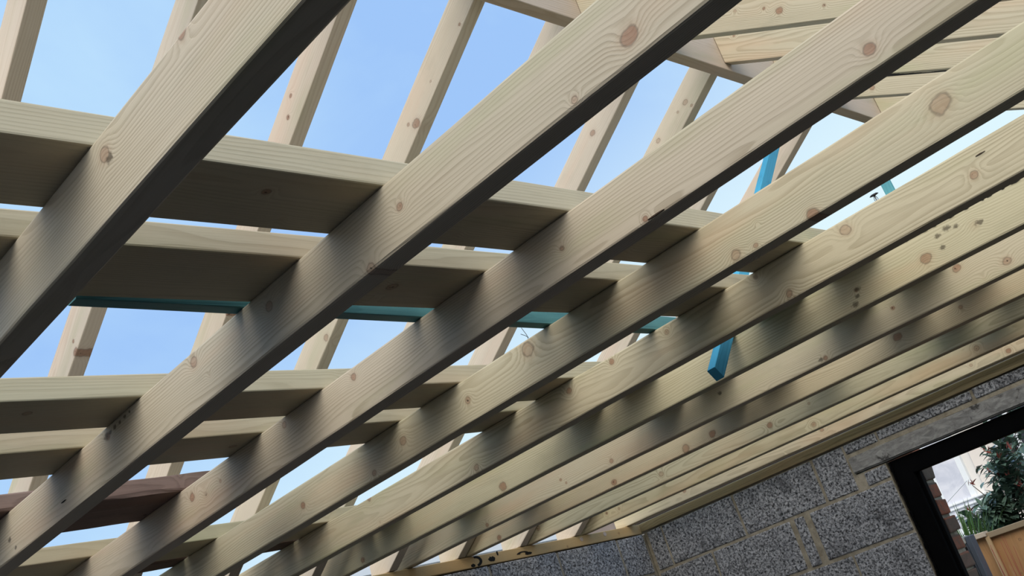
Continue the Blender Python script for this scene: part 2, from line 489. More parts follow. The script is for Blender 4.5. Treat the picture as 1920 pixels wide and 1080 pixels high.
LR = {2: 'far-side rafter at the left edge, cut by the top left corner of the photo',
      3: 'far-side rafter rising behind the nearest joist, second from the left',
      4: 'far-side rafter seen right of the nearest joist, running up beside its dark underside',
      5: 'far-side rafter with a large dark-ringed knot, meeting the near end of the ridge board',
      6: 'far-side rafter mostly hidden behind the second joist, next right of the ringed-knot rafter',
      7: 'far-side rafter with one pink knot, seen between the second and third joists',
      8: 'far-side rafter with paired small knots, meeting the ridge where the plumb cut shows',
      9: 'far-side rafter whose foot lands just right of the black paint marks',
      10: 'far-side rafter standing behind the upper part of the blue batten'}
for j, (xf, xr) in RX.items():
    W_ = .100
    cz = (W_ / 2) / math.cos(PIT)
    yf, yr = 3.452, 1.547
    zb = lambda y: .606 + (3.35 - y) * TAN
    o = timber('rafter', (xf + .0215, yf, zb(yf) + cz), (xr + .0215, yr, zb(yr) + cz), .043, W_, (1, 0, 0), M_RAFT,
               random.choice([(1, 1, 1), (1.03, 1.0, .98), (.98, .98, .94)]), KR.get(j, []), seed=20 + j, shear0=TAN, shear1=TAN, bev=0.003)
    # seat cut over the wall plate
    bm = bmesh.new()
    bm.from_mesh(o.data)
    Mi = o.matrix_basis.inverted()
    Nn = (Mi.to_3x3() @ Vector((0, 1, 0))).normalized()
    for yc in (3.3490, 3.3505):
        bmesh.ops.bisect_plane(bm, geom=bm.verts[:] + bm.edges[:] + bm.faces[:], plane_co=Mi @ Vector((xf, yc, H)), plane_no=Nn)
    for v in bm.verts:
        wv = o.matrix_basis @ v.co
        if wv.y > 3.3500 and wv.z < H + .6065:
            wv.z = H + .6065
            v.co = Mi @ wv
    bm.to_mesh(o.data)
    bm.free()
    tag(o, LR[j], 'rafter', 'far-side rafters')

# ---- ridge board
o = timber('ridge_board', (.45, 1.5165, 1.772 + .0875), (4.62, 1.5165, 1.772 + .0875), .043, .175, (0, -1, 0), M_RAFT, (.80, .76, .74), [], seed=44)
tag(o, 'long grey-pink ridge board running across the top right with rafters meeting it', 'ridge board')

# ---- near-side rafters, ridge down towards the camera side
PIT2 = R_(30.0)
T2 = math.tan(PIT2)
NX = [2.515, 2.913, 3.302, 3.705, 4.09, 4.55]
LN = ['near-side rafter highest up, only its end by the ridge board showing',
      'near-side rafter with an oval knot, second down at the top right',
      'near-side rafter whose plumb cut butts the ridge board in plain view',
      'near-side rafter with a black scorch streak along its underside',
      'near-side rafter with a small pinkish knot, second from the bottom',
      'lowest near-side rafter, mostly hidden behind the big-knot joist at upper right']
for i, x in enumerate(NX):
    W_ = .100
    cz = (W_ / 2) / math.cos(PIT2)
    yt, yb = 1.493, -.30
    zb = lambda y: 1.802 - (1.495 - y) * T2
    o = timber('rafter', (x + TH / 2, yb, zb(yb) + cz), (x + TH / 2, yt, zb(yt) + cz), TH, W_, (-1, 0, 0), M_WOOD, (.95, .95, .93), KN.get(i, []), seed=60 + i,
               shear0=T2, shear1=T2, bev=0.003)
    tag(o, LN[i], 'rafter', 'near-side rafters')
    if i == 3:                      # scorched / bitumen streak on the underside
        bm = bmesh.new()
        for k in range(26):
            t = k / 25
            xx = 1.40 + .30 * t / math.cos(PIT2) * .9
            hw = (.004 + .017 * max(0, noise.noise((t * 5, 3.1, 0)) + .45)) * (1 if t > .45 else .7)
            add_box(bm, (xx - .008, -.0225, -.0512), (xx + .008, -.0225 + min(.045, hw * 2), -.0498), 0)
        link('black_streak', bm, M_INK, parent=o)['label'] = 'black scorch streak'

# ---- boards laid flat across the joist tops (front edge centre line)
ZT = .7046
def board(y0a, y0b, xa, xb, wd, th, mat, tint, knots, label, seed, cat='board', name='loose_board', grp='boards laid across the joists', bev=.003, wob=.0006):
    o = timber(name, (xa, y0a + wd / 2, ZT + th / 2), (xb, y0b + wd / 2, ZT + th / 2), th, wd, (0, 0, 1), mat, tint, knots, seed=seed, bev=bev, wob=wob)
    return tag(o, label, cat, grp)
# local z of a flat board points to -y (towards the camera)
board(.980, .983, .20, 3.95, .143, .0455, M_BOARD, (1, .99, .95), [(.85, -.02, .013), (.62, .02, .008)],
      'flat board across the joists nearest the camera, highest of the dark undersides', 81)
board(1.196, 1.200, .20, 3.95, .152, .0420, M_BOARD, (1, .98, .92), [(1.02, .0, .013), (.98, -.074, .012)],
      'flat board second nearest the camera, in front of the teal batten', 82)
board(1.744, 1.676, .25, 3.55, .152, .0445, M_BOARD, (1, 1, .93), [(.55, .02, .01)],
      'pale flat board third nearest the camera, the next one beyond the long teal batten', 84)
board(2.018, 1.865, .25, 3.40, .154, .0455, M_BOARD, (1.02, 1, .94), [(1.1, .0, .01)],
      'pale flat board lying directly in front of the dark weathered plank', 85)
board(2.858, 2.828, .99, 3.20, .175, .0420, M_BOARD, (1.0, .99, .88), [(.5, .0, .01)],
      'farthest flat board, at the bottom left beyond the dark weathered plank', 87)
o = timber('weathered_plank', (.40, 2.380 + .118, ZT + .020), (1.600, 2.322 + .118, ZT + .020), .040, .235, (0, 0, 1), M_OLD, (1, .95, .95),
           [(.7, .05, .012)], seed=86, bev=.006, wob=.006, step=.03)
tag(o, 'dark reddish-brown weathered old plank across the joists at lower left', 'plank', 'weathered planks')
o = timber('weathered_plank', (1.30, 3.048 + .047, ZT + .013), (2.70, 3.040 + .047, ZT + .013), .026, .094, (0, 0, 1), M_OLD, (.8, .75, .7),
           [], seed=88, bev=.004, wob=.003, step=.03)
tag(o, 'darker old plank hidden behind the farthest flat board, only its underside showing', 'plank', 'weathered planks')

# ---- battens
o = timber('roofing_batten', (.70, 1.3555 + .0125, ZT + .0195), (2.45, 1.4315 + .0125, ZT + .0195), .025, .038, (0, 1, 0), M_TEAL, (1, 1, 1), [], seed=90, bev=.0015)
tag(o, 'long dull teal batten lying across the joists behind the second board', 'batten', 'treated battens')

# brace: one stick running up in the plane across the joists, its low end sticking out under the blue-stained joist
bx, bz, by = 2.3605, .5897, 1.4325
BL = 1.785
o = timber('brace_batten', (bx, by, bz), (bx + BL * .7496, by + .048, bz + BL * .6619), .025, .038, (0, 1, 0), M_BLUE, (1, 1, 1), [], seed=91, bev=.0015)
tag(o, 'bright blue batten slanting up from the joists, its cut end hanging down in mid photo', 'batten', 'treated battens')
o = timber('packer', (2.184, .772, ZT + .002), (2.180, .772, ZT + .050), .020, .010, (0, 1, 0), M_TEAL, (.9, 1.15, 1.3), [], seed=92, bev=.001)
tag(o, 'small teal packer standing on the joist top beside the black-headed nail', 'packer')

# ---- black-headed nail standing in the joist top
nb = thing('clout_nail', 'small black-headed nail standing up on a joist top, against the sky at right', 'nail', (2.186, .807, .7065 + H))
bm = bmesh.new()
segs = 14
prev = None
for r, zz in ((.0006, .0225), (.006, .0222), (.0098, .0200), (.0100, .0188), (.006, .0178), (.0022, .0172)):
    ring = [bm.verts.new((r * math.cos(2 * math.pi * k / segs), r * math.sin(2 * math.pi * k / segs), zz + .25 * r * math.cos(2 * math.pi * k / segs))) for k in range(segs)]
    if prev:
        for k in range(segs):
            bm.faces.new((prev[k], ring[k], ring[(k + 1) % segs], prev[(k + 1) % segs]))
    else:
        bm.faces.new(ring)
    prev = ring
bmesh.ops.recalc_face_normals(bm, faces=bm.faces)
link('head', bm, M_BLACKP, parent=nb, smooth=True)
bm = bmesh.new()
add_tube(bm, [(.002, 0, -.004), (.001, 0, .008), (0, 0, .0185)], .0014, 8)
link('shank', bm, M_STEEL, parent=nb)
bm = bmesh.new()
add_tube(bm, [(0, .001, .0005), (.001, .004, .010), (0, .0015, .018)], .0006, 5)
add_tube(bm, [(0, -.001, .0005), (.001, -.0045, .009), (0, -.0015, .018)], .0006, 5)
link('wire_tail', bm, M_WIRE, parent=nb)

# ---- two stiff wire ends on the fourth joist
bm = bmesh.new()
add_tube(bm, [(0, 0, -.003), (.004, .004, .012), (.004, .012, .033)], .0007, 5)
add_tube(bm, [(.001, -.001, .004), (.004, .010, .014), (.006, .021, .022)], .0007, 5)
o = link('tie_wire', bm, M_WIRE, (1.7625, 1.476, .704 + H))
tag(o, 'two thin dark wire ends sticking up from the joist top beside the long teal batten', 'wire')

# ------------------------------------------------------------------ wall plates
o = timber('wall_plate', (-.30, 3.40, .5805), (4.338, 3.40, .5805), .098, .046, (0, 1, 0), M_PLATE, (1, .95, .9), [(4.47, 0, .006)], seed=95)
tag(o, 'orange-brown wall plate under the joist ends with black paint marks on its face', 'wall plate', 'wall plates')
plate_end = o
def on_plate(name, pts, mat, y=3.3505, d=.0012):
    """thin irregular patch lying on the plate face; pts are (x, z) as seen"""
    bm = bmesh.new()
    f = [bm.verts.new((x + .30, -.049 - d, z - .5805)) for x, z in pts]
    b = [bm.verts.new((x + .30, -.049 + .0005, z - .5805)) for x, z in pts]
    bm.faces.new(f)
    for i in range(len(pts)):
        bm.faces.new((f[i], b[i], b[(i + 1) % len(pts)], f[(i + 1) % len(pts)]))
    bmesh.ops.recalc_face_normals(bm, faces=bm.faces)
    return link(name, bm, mat, parent=plate_end)
def arc(cx, cz, r0, r1, a0, a1, sx=1.0, n=14):
    o_ = [(cx + sx * r1 * math.cos(a0 + (a1 - a0) * k / n), cz + r1 * math.sin(a0 + (a1 - a0) * k / n)) for k in range(n + 1)]
    i_ = [(cx + sx * r0 * math.cos(a0 + (a1 - a0) * k / n) * (1 - .5 * abs(k / n - .5)), cz + r0 * math.sin(a0 + (a1 - a0) * k / n)) for k in range(n, -1, -1)]
    return o_ + i_
def blob(cx, cz, rx, rz, sd, n=16):
    return [(cx + rx * (1 + .35 * noise.noise((k * .9, sd, 0))) * math.cos(2 * math.pi * k / n), cz + rz * (1 + .35 * noise.noise((k * .9, sd, 5))) * math.sin(2 * math.pi * k / n)) for k in range(n)]
on_plate('paint_mark', arc(3.222, .581, .013, .022, -1.5, 1.9, 1.5), M_INK)['label'] = 'black curved paint mark'
on_plate('paint_mark', blob(3.312, .578, .020, .010, 2.0), M_INK)['label'] = 'black paint blot'
on_plate('paint_mark', blob(3.198, .566, .012, .007, 4.0), M_INK)['label'] = 'black paint blot at the plate edge'
on_plate('paint_mark', blob(3.352, .597, .005, .009, 6.0), M_INK)['label'] = 'black tick'
on_plate('paint_mark', arc(3.500, .572, .008, .013, 0.2, 2.9, 3.0), M_INK)['label'] = 'black curved smear'
on_plate('paint_mark', blob(3.535, .571, .022, .006, 8.0), M_INK)['label'] = 'black smear tail'
on_plate('filled_hole', blob(3.898, .587, .011, .010, 1.0), M_PAINTDOT)['label'] = 'pale round filled hole'
on_plate('filled_hole', blob(4.069, .590, .011, .010, 3.0), M_PAINTDOT)['label'] = 'pale round filled hole'
o = timber('wall_plate', (4.397, -.44, .5855), (4.397, 3.46, .5855), .094, .040, (-1, 0, 0), M_WOOD, (.92, .82, .62), [], seed=96)
tag(o, 'long shaded wall plate along the top of the window wall', 'wall plate', 'wall plates')

# ------------------------------------------------------------------ block walls
GAP = .012
def block_wall(name, origin, rot, rects, backs, d=.10, rec=.005):
    """rects: blocks (u0, u1, z0, z1) in the wall plane, u to the right; backs: mortar slabs behind them (u0,u1,z0,z1).  Local y points into the wall."""
    bm = bmesh.new()
    for (u0, u1, z0, z1) in rects:
        add_box(bm, (u0, 0, z0), (u1, d, z1), .004, 0, .0025)
    for (u0, u1, z0, z1) in backs:
        add_box(bm, (u0, rec, z0), (u1, d - .004, z1), 0, 1)
    return struct(link(name, bm, [M_BLOCK, M_MORTAR], origin, rot))

def courses(z_joints, ztop, perps_by_row, u0, u1, holes=()):
    out = []
    tops = [ztop] + [z - GAP / 2 for z in z_joints]
    bots = [z + GAP / 2 for z in z_joints] + [-H]
    for r, (zt, zb) in enumerate(zip(tops, bots)):
        ps = [u0] + sorted(p for p in perps_by_row(r) if u0 + .02 < p < u1 - .02) + [u1]
        for a, b in zip(ps, ps[1:]):
            a_ = a + (GAP / 2 if a != u0 else 0)
            b_ = b - (GAP / 2 if b != u1 else 0)
            out.append((a_, b_, zb, zt))
    return out

ZJ = [.361 - .2243 * k for k in range(9)]
# back wall (eaves side), face at y = 3.35, u = x
def perps_back(r):
    base = 3.285 if r % 2 == 0 else 3.50
    return [base + .4265 * k for k in range(-9, 3)] + []
rects = courses(ZJ, .552, perps_back, -1.2, 4.336)
block_wall('wall_back', (0, 3.35, H), Matrix.Identity(3), rects, [(-1.2, 4.45, -H, .550)])

# window wall, face at x = 4.35, u runs towards the camera (u = 3.35 - y): local axes u=-Y, into the wall = +X
ROT_R = Matrix(((0, 1, 0), (-1, 0, 0), (0, 0, 1)))
U = lambda y: 3.35 - y
y_j = 2.045                                          # left reveal of the opening
y_o = .62                                            # right reveal, out of the picture
rects = []
def row(z0, z1, ys):
    for a, b in ys:
        rects.append((U(a) + GAP / 2, U(b) - GAP / 2, z0, z1))
row(.367, .556, [(3.338, 3.241), (3.241, 2.802), (2.802, 2.362), (2.362, 2.200)])
row(.367, .420, [(2.165, 2.045)])
row(.517, .558, [(2.200, 2.035), (2.035, 1.60), (1.60, 1.16), (1.16, .72), (.72, .30)])
row(.1427, .355, [(3.345, 3.012), (3.012, 2.568), (2.557, 2.492), (2.470, 2.045)])
for k in range(1, 9):
    zt = .355 - .2243 * k
    zb = max(zt - .2123, -H)
    if zt < -H + .02:
        break
    off = [2.790, 2.352] if k % 2 else [3.012, 2.568]
    ys = [3.345] + off + [2.045]
    row(zb, zt, list(zip(ys, ys[1:])))
for k in range(0, 10):                               # pier on the camera side of the opening
    zt = .49 - .2243 * k
    zb = max(zt - .2123, -H)
    if zt < -H + .02:
        break
    row(zb, zt, [(.62, .18), (.18, -.35)])
backs = [(U(3.352), U(2.19), -H, .556), (U(2.19), U(y_j) - .004, -H, .426), (U(2.19), U(-.35), .5005, .557), (U(y_o) + .004, U(-.35), -H, .5)]
block_wall('wall_right', (4.35, 3.35, H), ROT_R, rects, backs)

# two unseen walls added to stop light bouncing up onto the joist undersides
def perps_left(r):
    return [(.10 if r % 2 else .32) + .4265 * k for k in range(12)]
rects = courses(ZJ, .552, perps_left, 0.0, 4.0)
block_wall('shade_wall_left', (-1.30, -.60, H), Matrix(((0, -1, 0), (1, 0, 0), (0, 0, 1))), rects, [(0, 4.0, -H, .550)])
rects = courses(ZJ, .552, perps_left, 0.0, 5.75)
block_wall('shade_wall_front', (4.45, -.45, H), Matrix(((-1, 0, 0), (0, -1, 0), (0, 0, 1))), rects, [(0, 5.75, -H, .550)])
o = timber('wall_plate', (-1.30, -.505, .5805), (4.338, -.505, .5805), .098, .046, (0, 1, 0), M_PLATE, (1, .95, .9), [], seed=97)
tag(o, 'wall plate on the wall behind the camera, carrying the near joist ends', 'wall plate', 'wall plates')

# lintel over the opening
bm = bmesh.new()
nx = 60
ya, yb = 2.192, .30
sec = [(0, .431), (.0, .500), (.06, .500), (.06, .431)]
rings = []
for i in range(nx + 1):
    y = ya + (yb - ya) * i / nx
    ring = []
    for k, (xx, zz) in enumerate(sec):
        e = .0035 * noise.noise((y * 9, k * 3.3, 1.0)) + .002 * noise.noise((y * 31, k * 3.3, 2.0))
        f = .003 * noise.noise((y * 12, k * 2.1, 7.0))
        ring.append(bm.verts.new((xx + e - .003, y - yb, zz + f - .431)))
    rings.append(ring)
for a, b in zip(rings, rings[1:]):
    for k in range(4):
        bm.faces.new((a[k], b[k], b[(k + 1) % 4], a[(k + 1) % 4]))
bm.faces.new(rings[0]); bm.faces.new(rings[-1])
bmesh.ops.recalc_face_normals(bm, faces=bm.faces)
bmesh.ops.bevel(bm, geom=[e for e in bm.edges if abs((e.verts[0].co - e.verts[1].co).normalized().y) > .9], offset=.006, segments=2, affect='EDGES')
o = link('concrete_lintel', bm, M_LINTEL, (4.348, yb, .431 + H))
tag(o, 'rough grey concrete lintel over the black window frame', 'lintel')

# black window frame in the opening
wf = bpy.data.objects.new('window_1', None)
COL.objects.link(wf)
wf.location = (4.362, 1.30, H)
wf['kind'] = 'structure'
def fr(name, lo, hi, bev=.004):
    bm = bmesh.new()
    add_box(bm, lo, hi, bev, 0, 0, 2)
    return link(name, bm, M_BLACK, parent=wf)
fr('jamb', (0, .745 - .087, -H + .002), (.05, .745 - .006, .4225))
fr('jamb', (0, -.675, -H + .002), (.05, -.59, .4225))
fr('head', (0.001, -.675, .349), (.049, .745 - .004, .4243))
bm = bmesh.new()
add_box(bm, (.020, .655 - .010, -H + .01), (.052, .660, .349), .003)
link('glazing_bead', bm, M_BLACK, parent=wf)
bm = bmesh.new()
pts = []
for i in range(70):                                   # ragged sealing strip on the outer edge of the jamb
    zz = -.9 + 1.30 * i / 69
    add_box(bm, (-.006 + random.uniform(-.003, .002), .735 + random.uniform(-.006, .0), zz), (.02, .7395 + random.uniform(-.001, .004), zz + .021), .001)
link('sealing_strip', bm, M_BLACK, parent=wf)

# outer brick leaf beyond the frame (ragged reveal)
bm = bmesh.new()
k0 = -23
for k in range(-23, 7):
    z0 = .0085 + .0753 * (k - 1) + .0 + .0060
    e = [.0, .004, -.006, .003, .007, -.003, .005][k % 7]
    y0 = 2.004 + e
    add_box(bm, (4.55, y0, z0), (4.65, 2.22, z0 + .0648), .007, 0, .004, 2)
    add_box(bm, (4.55, 2.232, z0), (4.65, 2.44, z0 + .0648), .005, 0, .003)
add_box(bm, (4.556, 2.016, -H), (4.645, 3.46, .52), 0, 1)
o = struct(link('wall_outer', bm, [M_BRICK, M_BMORTAR], (0, 0, H)))

# floor slab and ground
bm = bmesh.new()
add_box(bm, (-2.5, -2.5, -.12), (4.36, 3.36, 0))
struct(link('floor', bm, M_FLOOR))
bm = bmesh.new()
for (x0, x1, y0, y1) in ((4.36, 60, -30, 60), (-60, 4.36, 3.36, 60), (-60, -2.5, -30, 3.36), (-2.5, 4.36, -30, -2.5)):
    add_box(bm, (x0, y0, -.2), (x1, y1, -.03))
struct(link('ground', bm, M_GROUND))

# ------------------------------------------------------------------ garden seen through the opening
M_RENDER = simple('white_render', (0.74, 0.72, 0.70), 0.85, 0.05, 3.0, 0.1)
M_CREAM = simple('cream_render', (0.76, 0.70, 0.65), 0.85, 0.05, 3.0, 0.1)
M_UPVC = simple('white_frame', (0.78, 0.82, 0.86), 0.35, 0.04)
M_DARKDOOR = simple('navy_door', (0.022, 0.025, 0.035), 0.35, 0.3, 5.0)
M_TILE = simple('roof_tile', (0.23, 0.19, 0.17), 0.9, 0.3, 6.0, 0.3)
M_LEAF = simple('dark_green_leaf', (0.120, 0.190, 0.145), 0.28, 0.45, 14.0, spec=0.5)
M_SHOOT = simple('red_young_leaf', (0.30, 0.060, 0.045), 0.35, 0.4, 14.0, spec=0.5)
M_BARK = simple('shrub_bark', (0.10, 0.075, 0.055), 0.85, 0.3, 20.0)
M_GRASS = simple('strap_leaf', (0.060, 0.135, 0.035), 0.4, 0.45, 10.0, spec=0.5)
M_POST = simple('grey_paint', (0.085, 0.10, 0.125), 0.45, 0.15, 6.0)
M_POSTCAP = simple('stone_cap', (0.36, 0.36, 0.33), 0.9, 0.2, 20.0)
M_FENCE = wood('fence_wood', (0.52, 0.29, 0.13), (0.34, 0.16, 0.06), contrast=0.5, warm=(0.60, 0.33, 0.14), stain=(0.62, 0.42, 0.26), stain_amt=.6, green=(0.40, 0.24, 0.10))
M_RAIL = wood('fence_rail_wood', (0.62, 0.52, 0.40), (0.48, 0.38, 0.27), contrast=0.3, warm=(0.6, 0.46, 0.34))
M_RED = simple('red_stem', (0.40, 0.09, 0.06), 0.5, 0.2)

def glass_mat():
    w = NT('window_glass')
    tc = w.n('ShaderNodeTexCoord').outputs['Object']
    f = w.noise(w.vmath('MULTIPLY', tc, (1, 2.2, 2.2)), 2.0, 4.0, 0.6, 0.8)
    c = w.mix(w.ramp(f, 0.35, 0.65), (0.55, 0.57, 0.66), (0.72, 0.73, 0.80))
    return w.done(c, 0.08, 0.6)
M_GLASS = glass_mat()

hs = thing('neighbour_house', 'pale rendered house beyond the garden with glazing and a dark door', 'house', (10.0, 4.0, 0))
def hp(name, lo, hi, mat, parent=hs, bev=.004, lab=None):
    bm = bmesh.new()
    add_box(bm, lo, hi, bev)
    o = link(name, bm, mat, parent=parent)
    if lab:
        o['label'] = lab
    return o
# local y = world y - 4, z from the ground
hp('wall', (0, -3.0, 0), (5.0, -.06, 3.1), M_CREAM, lab='cream rendered wall')
hp('wall', (0.02, -.06, 0), (5.0, 4.2, 3.1), M_RENDER, lab='white rendered wall')
hp('roof', (-.35, -3.2, 3.1), (5.3, 4.4, 3.25), M_TILE)
wn = hp('window', (-.03, .02, 1.0), (.03, .62, 2.75), M_UPVC, lab='white framed window')
for (a, b, c, d) in ((.07, .30, 1.9, 2.68), (.34, .57, 1.9, 2.68), (.07, .57, 1.07, 1.83)):
    hp('pane', (-.036, a, c), (-.02, b, d), M_GLASS, wn, .001)
for z in (2.10, 2.06, 1.98):
    hp('sill', (-.06, -.06, z), (0.02, .70, z + .018), M_UPVC)
dr = hp('door', (-.03, -.50, 0.1), (.02, -.385, 2.9), M_DARKDOOR, lab='dark navy panel')
hp('door_frame', (-.05, -.385, 0.1), (.02, -.325, 2.95), M_UPVC)
hp('door_frame', (-.05, -.545, 0.1), (.02, -.50, 2.95), M_UPVC)
hp('side_panel', (-.02, -1.4, 0.1), (.02, -.545, 2.9), M_DARKDOOR)

# fence panel on the right
fn = thing('fence_panel', 'orange-brown wooden fence panel with a pale top rail below the shrub', 'fence', (5.8, 2.46, 0))
def stick(name, p0, p1, thin, wide, ax, mat, parent, seed=0, tint=(1, 1, 1)):
    o = timber(name, p0, p1, thin, wide, ax, mat, tint, [], seed=seed, bev=.003)
    M = o.matrix_basis.copy()
    o.parent = parent
    M.translation = M.translation - Vector(parent.location) - Vector((0, 0, 0))
    o.matrix_basis = M
    return o
for k in range(12):                                   # feather-edge boards
    ya_ = 2.44 - .096 * k
    stick('board', (5.8, ya_ - .05, -H + .03), (5.8, ya_ - .05, .045), .016, .102, (1, 0, 0), M_FENCE, fn, 100 + k, random.choice([(1, 1, 1), (.9, .88, .85), (1.1, 1.05, 1)]))
stick('top_rail', (5.782, 2.455, .052), (5.782, 2.372, .052), .05, .026, (1, 0, 0), M_RAIL, fn, 120)['label'] = 'pale end of the top rail'
stick('top_rail', (5.79, 2.368, .040), (5.79, 1.25, .040), .04, .030, (1, 0, 0), M_RAIL, fn, 121, (.55, .5, .42))['label'] = 'greyer run of the top rail'
stick('batten', (5.776, 2.372, -H + .03), (5.776, 2.372, .036), .018, .022, (1, 0, 0), M_RAIL, fn, 122, (.85, .7, .5))

gp = thing('gate_post', 'blue-grey post with a pale cap beside the wooden fence', 'post', (5.5, 2.365, 0))
bm = bmesh.new()
add_box(bm, (0, -.025, 0), (.06, .004, H + .068), .004)
add_box(bm, (.006, .004, 0), (.05, .016, H + .045), .003)
link('post', bm, M_POST, parent=gp)
bm = bmesh.new()
add_box(bm, (-.002, .0045, H + .035), (.06, .048, H + .072), .006, 0, .001, 2)
link('cap', bm, M_POSTCAP, parent=gp)['label'] = 'pale stone-coloured cap'
mb = thing('meter_box', 'small grey-blue box with ribbed front beside the brick reveal', 'box', (5.46, 2.411, 0))
bm = bmesh.new()
add_box(bm, (0, -.022, .2), (.08, .022, H + .020), .004)
link('body', bm, M_POST, parent=mb)
bm = bmesh.new()
add_box(bm, (-.006, -.026, H + .020), (.085, .026, H + .030), .003)
link('lid', bm, M_UPVC, parent=mb)['label'] = 'white lid edge'
for k in range(5):
    bm = bmesh.new()
    add_box(bm, (-.006, -.018, H - .055 - .055 * k), (.002, .018, H - .015 - .055 * k), .003)
    link('rib', bm, M_POST, parent=mb)

# photinia-like shrub over the fence
sh = thing('shrub', 'leafy dark green shrub with red young shoots behind the wooden fence', 'shrub', (6.5, 2.25, 0))
rs = random.Random(11)
bmS, bmL, bmR = bmesh.new(), bmesh.new(), bmesh.new()
def grow(p, d, L, r, lev):
    p = Vector(p); d = Vector(d).normalized()
    pts = [p]
    q = p
    n = 5
    for i in range(n):
        d = (d + Vector((rs.uniform(-.22, .22), rs.uniform(-.22, .22), rs.uniform(-.08, .2)))).normalized()
        q = q + d * (L / n)
        pts.append(q)
    add_tube(bmS, pts, [r * (1 - .55 * i / n) for i in range(n + 1)], 5)
    if lev > 0:
        for i in (2, 3, 4, 5):
            for _ in range(1 if lev > 1 else 2):
                dd = (d + Vector((rs.uniform(-1, 1), rs.uniform(-1, 1), rs.uniform(-.3, .7)))).normalized()
                grow(pts[i], dd, L * rs.uniform(.45, .65), r * .5, lev - 1)
    if lev <= 1:
        tip = pts[-1].z > 1.95 and rs.random() < .5
        for i in range(1, n + 1):
            for _ in range(3):
                a = rs.uniform(0, 6.28)
                o_ = d.orthogonal().normalized()
                s_ = (Matrix.Rotation(a, 3, d) @ o_)
                ld = (s_ * .8 + d * .55 + Vector((0, 0, rs.uniform(-.35, .15))))
                add_leaf(bmL, pts[i], ld, (0, 0, 1), rs.uniform(.055, .090), rs.uniform(.026, .042))
        if tip:
            for _ in range(7):
                ld = d * 1.0 + Vector((rs.uniform(-.6, .6), rs.uniform(-.6, .6), rs.uniform(-.1, .5)))
                add_leaf(bmR, pts[-1], ld, (0, 1, .3), rs.uniform(.03, .055), rs.uniform(.010, .016))
for (y, x, L, dy) in ((0, 0, .55, .03), (-.12, .05, .50, -.15), (.10, -.02, .45, .22), (-.25, .1, .45, -.3), (.18, .08, .34, .35), (-.4, .0, .5, -.1), (.05, .25, .5, .1), (-.05, -.15, .42, .0), (.30, .05, .30, .3), (.36, -.05, .24, .3), (.24, .12, .30, .5), (-.5, .1, .45, .0), (-.6, 0, .4, -.2)):
    add_tube(bmS, [(x * .4, y * .5, 0), (x * .8, y * .8, .7), (x, y, 1.42)], [.02, .016, .011], 7)
    grow((x, y, 1.40), (rs.uniform(-.15, .15), dy, 1), L, .010, 2)
for (y, z, tl) in ((.17, 2.16, .0), (.06, 2.14, 0), (.35, 2.03, 0), (.43, 1.90, 0), (.09, 1.93, 0), (-.05, 2.05, 0)):
    add_tube(bmS, [(.02, y * .45, z - .38), (0, y * .8, z - .16), (-.05, y, z)], [.005, .0035, .002], 5)
    for k in range(9):
        t = k / 9
        p = Vector((0, y * (.5 + .5 * t), z - .30 * (1 - t)))
        add_leaf(bmL, p, (rs.uniform(-1, 1), rs.uniform(-1, 1), rs.uniform(-.1, .6)), (0, 0, 1), rs.uniform(.05, .08), rs.uniform(.022, .034))
    for _ in range(6):
        add_leaf(bmR, (rs.uniform(-.1, 0), y, z), (rs.uniform(-.5, .3), rs.uniform(-.6, .6), rs.uniform(.2, 1)), (0, 1, .2), rs.uniform(.03, .05), rs.uniform(.010, .015))
link('stems', bmS, M_BARK, parent=sh)
link('foliage', bmL, M_LEAF, parent=sh)
link('red_foliage', bmR, M_SHOOT, parent=sh)['label'] = 'red young shoots'

# clump of strap leaves
bm = bmesh.new()
for i in range(170):
    a = rs.uniform(0, 6.28)
    r0 = rs.uniform(0, .10)
    base = Vector((r0 * math.cos(a), r0 * math.sin(a), 1.30))
    out = Vector((math.cos(a + rs.uniform(-.5, .5)), math.sin(a + rs.uniform(-.5, .5)), 0)) * rs.uniform(.05, .20)
    hgt = rs.uniform(.45, .72)
    w_ = rs.uniform(.005, .009)
    side = Vector((-math.sin(a), math.cos(a), 0))
    prev = None
    for k in range(8):
        t = k / 7
        p = base + out * t * t + Vector((0, 0, hgt * t * (1 - .22 * t * t * (out.length / .2))))
        ww = w_ * (1 - t) ** .5 * (1 if k < 7 else .1)
        cur = (bm.verts.new(p - side * ww), bm.verts.new(p + Vector((0, 0, -.002))), bm.verts.new(p + side * ww))
        if prev:
            for j in (0, 1):
                bm.faces.new((prev[j], prev[j + 1], cur[j + 1], cur[j])).smooth = True
        prev = cur
add_tube(bm, [(0, 0, 0), (0, 0, 1.31)], [.10, .11], 10)
o = link('strap_leaved_plant', bm, M_GRASS, (6.06, 2.60, .03))
tag(o, 'clump of long green strap leaves between the brick reveal and the shrub', 'plant')

# thin cane
bm = bmesh.new()
add_tube(bm, [(0, 0, 0), (0, -.235, .105)], .0022, 6)
add_tube(bm, [(0, .16, -.075), (0, 0, 0)], .0022, 6)
o = link('cane', bm, M_UPVC, (6.12, 2.72, H + .24))
tag(o, 'thin pale slanting cane in front of the strap leaves', 'cane')

# red stems in front of the fence
rsn = random.Random(3)
rd = thing('red_stemmed_plant', 'thin red-stemmed plant in front of the wooden fence', 'plant', (5.66, 2.29, 0))
for i in range(7):
    bm = bmesh.new()
    dy = rsn.uniform(-.05, .05)
    add_tube(bm, [(0, .02 + dy * .2, 0), (rsn.uniform(-.03, .02), dy * .7, .9), (rsn.uniform(-.03, .03), dy + rsn.uniform(-.03, .03), H + rsn.uniform(-.07, .03))], [.004, .0028, .001], 5)
    link('stem', bm, M_RED, parent=rd)

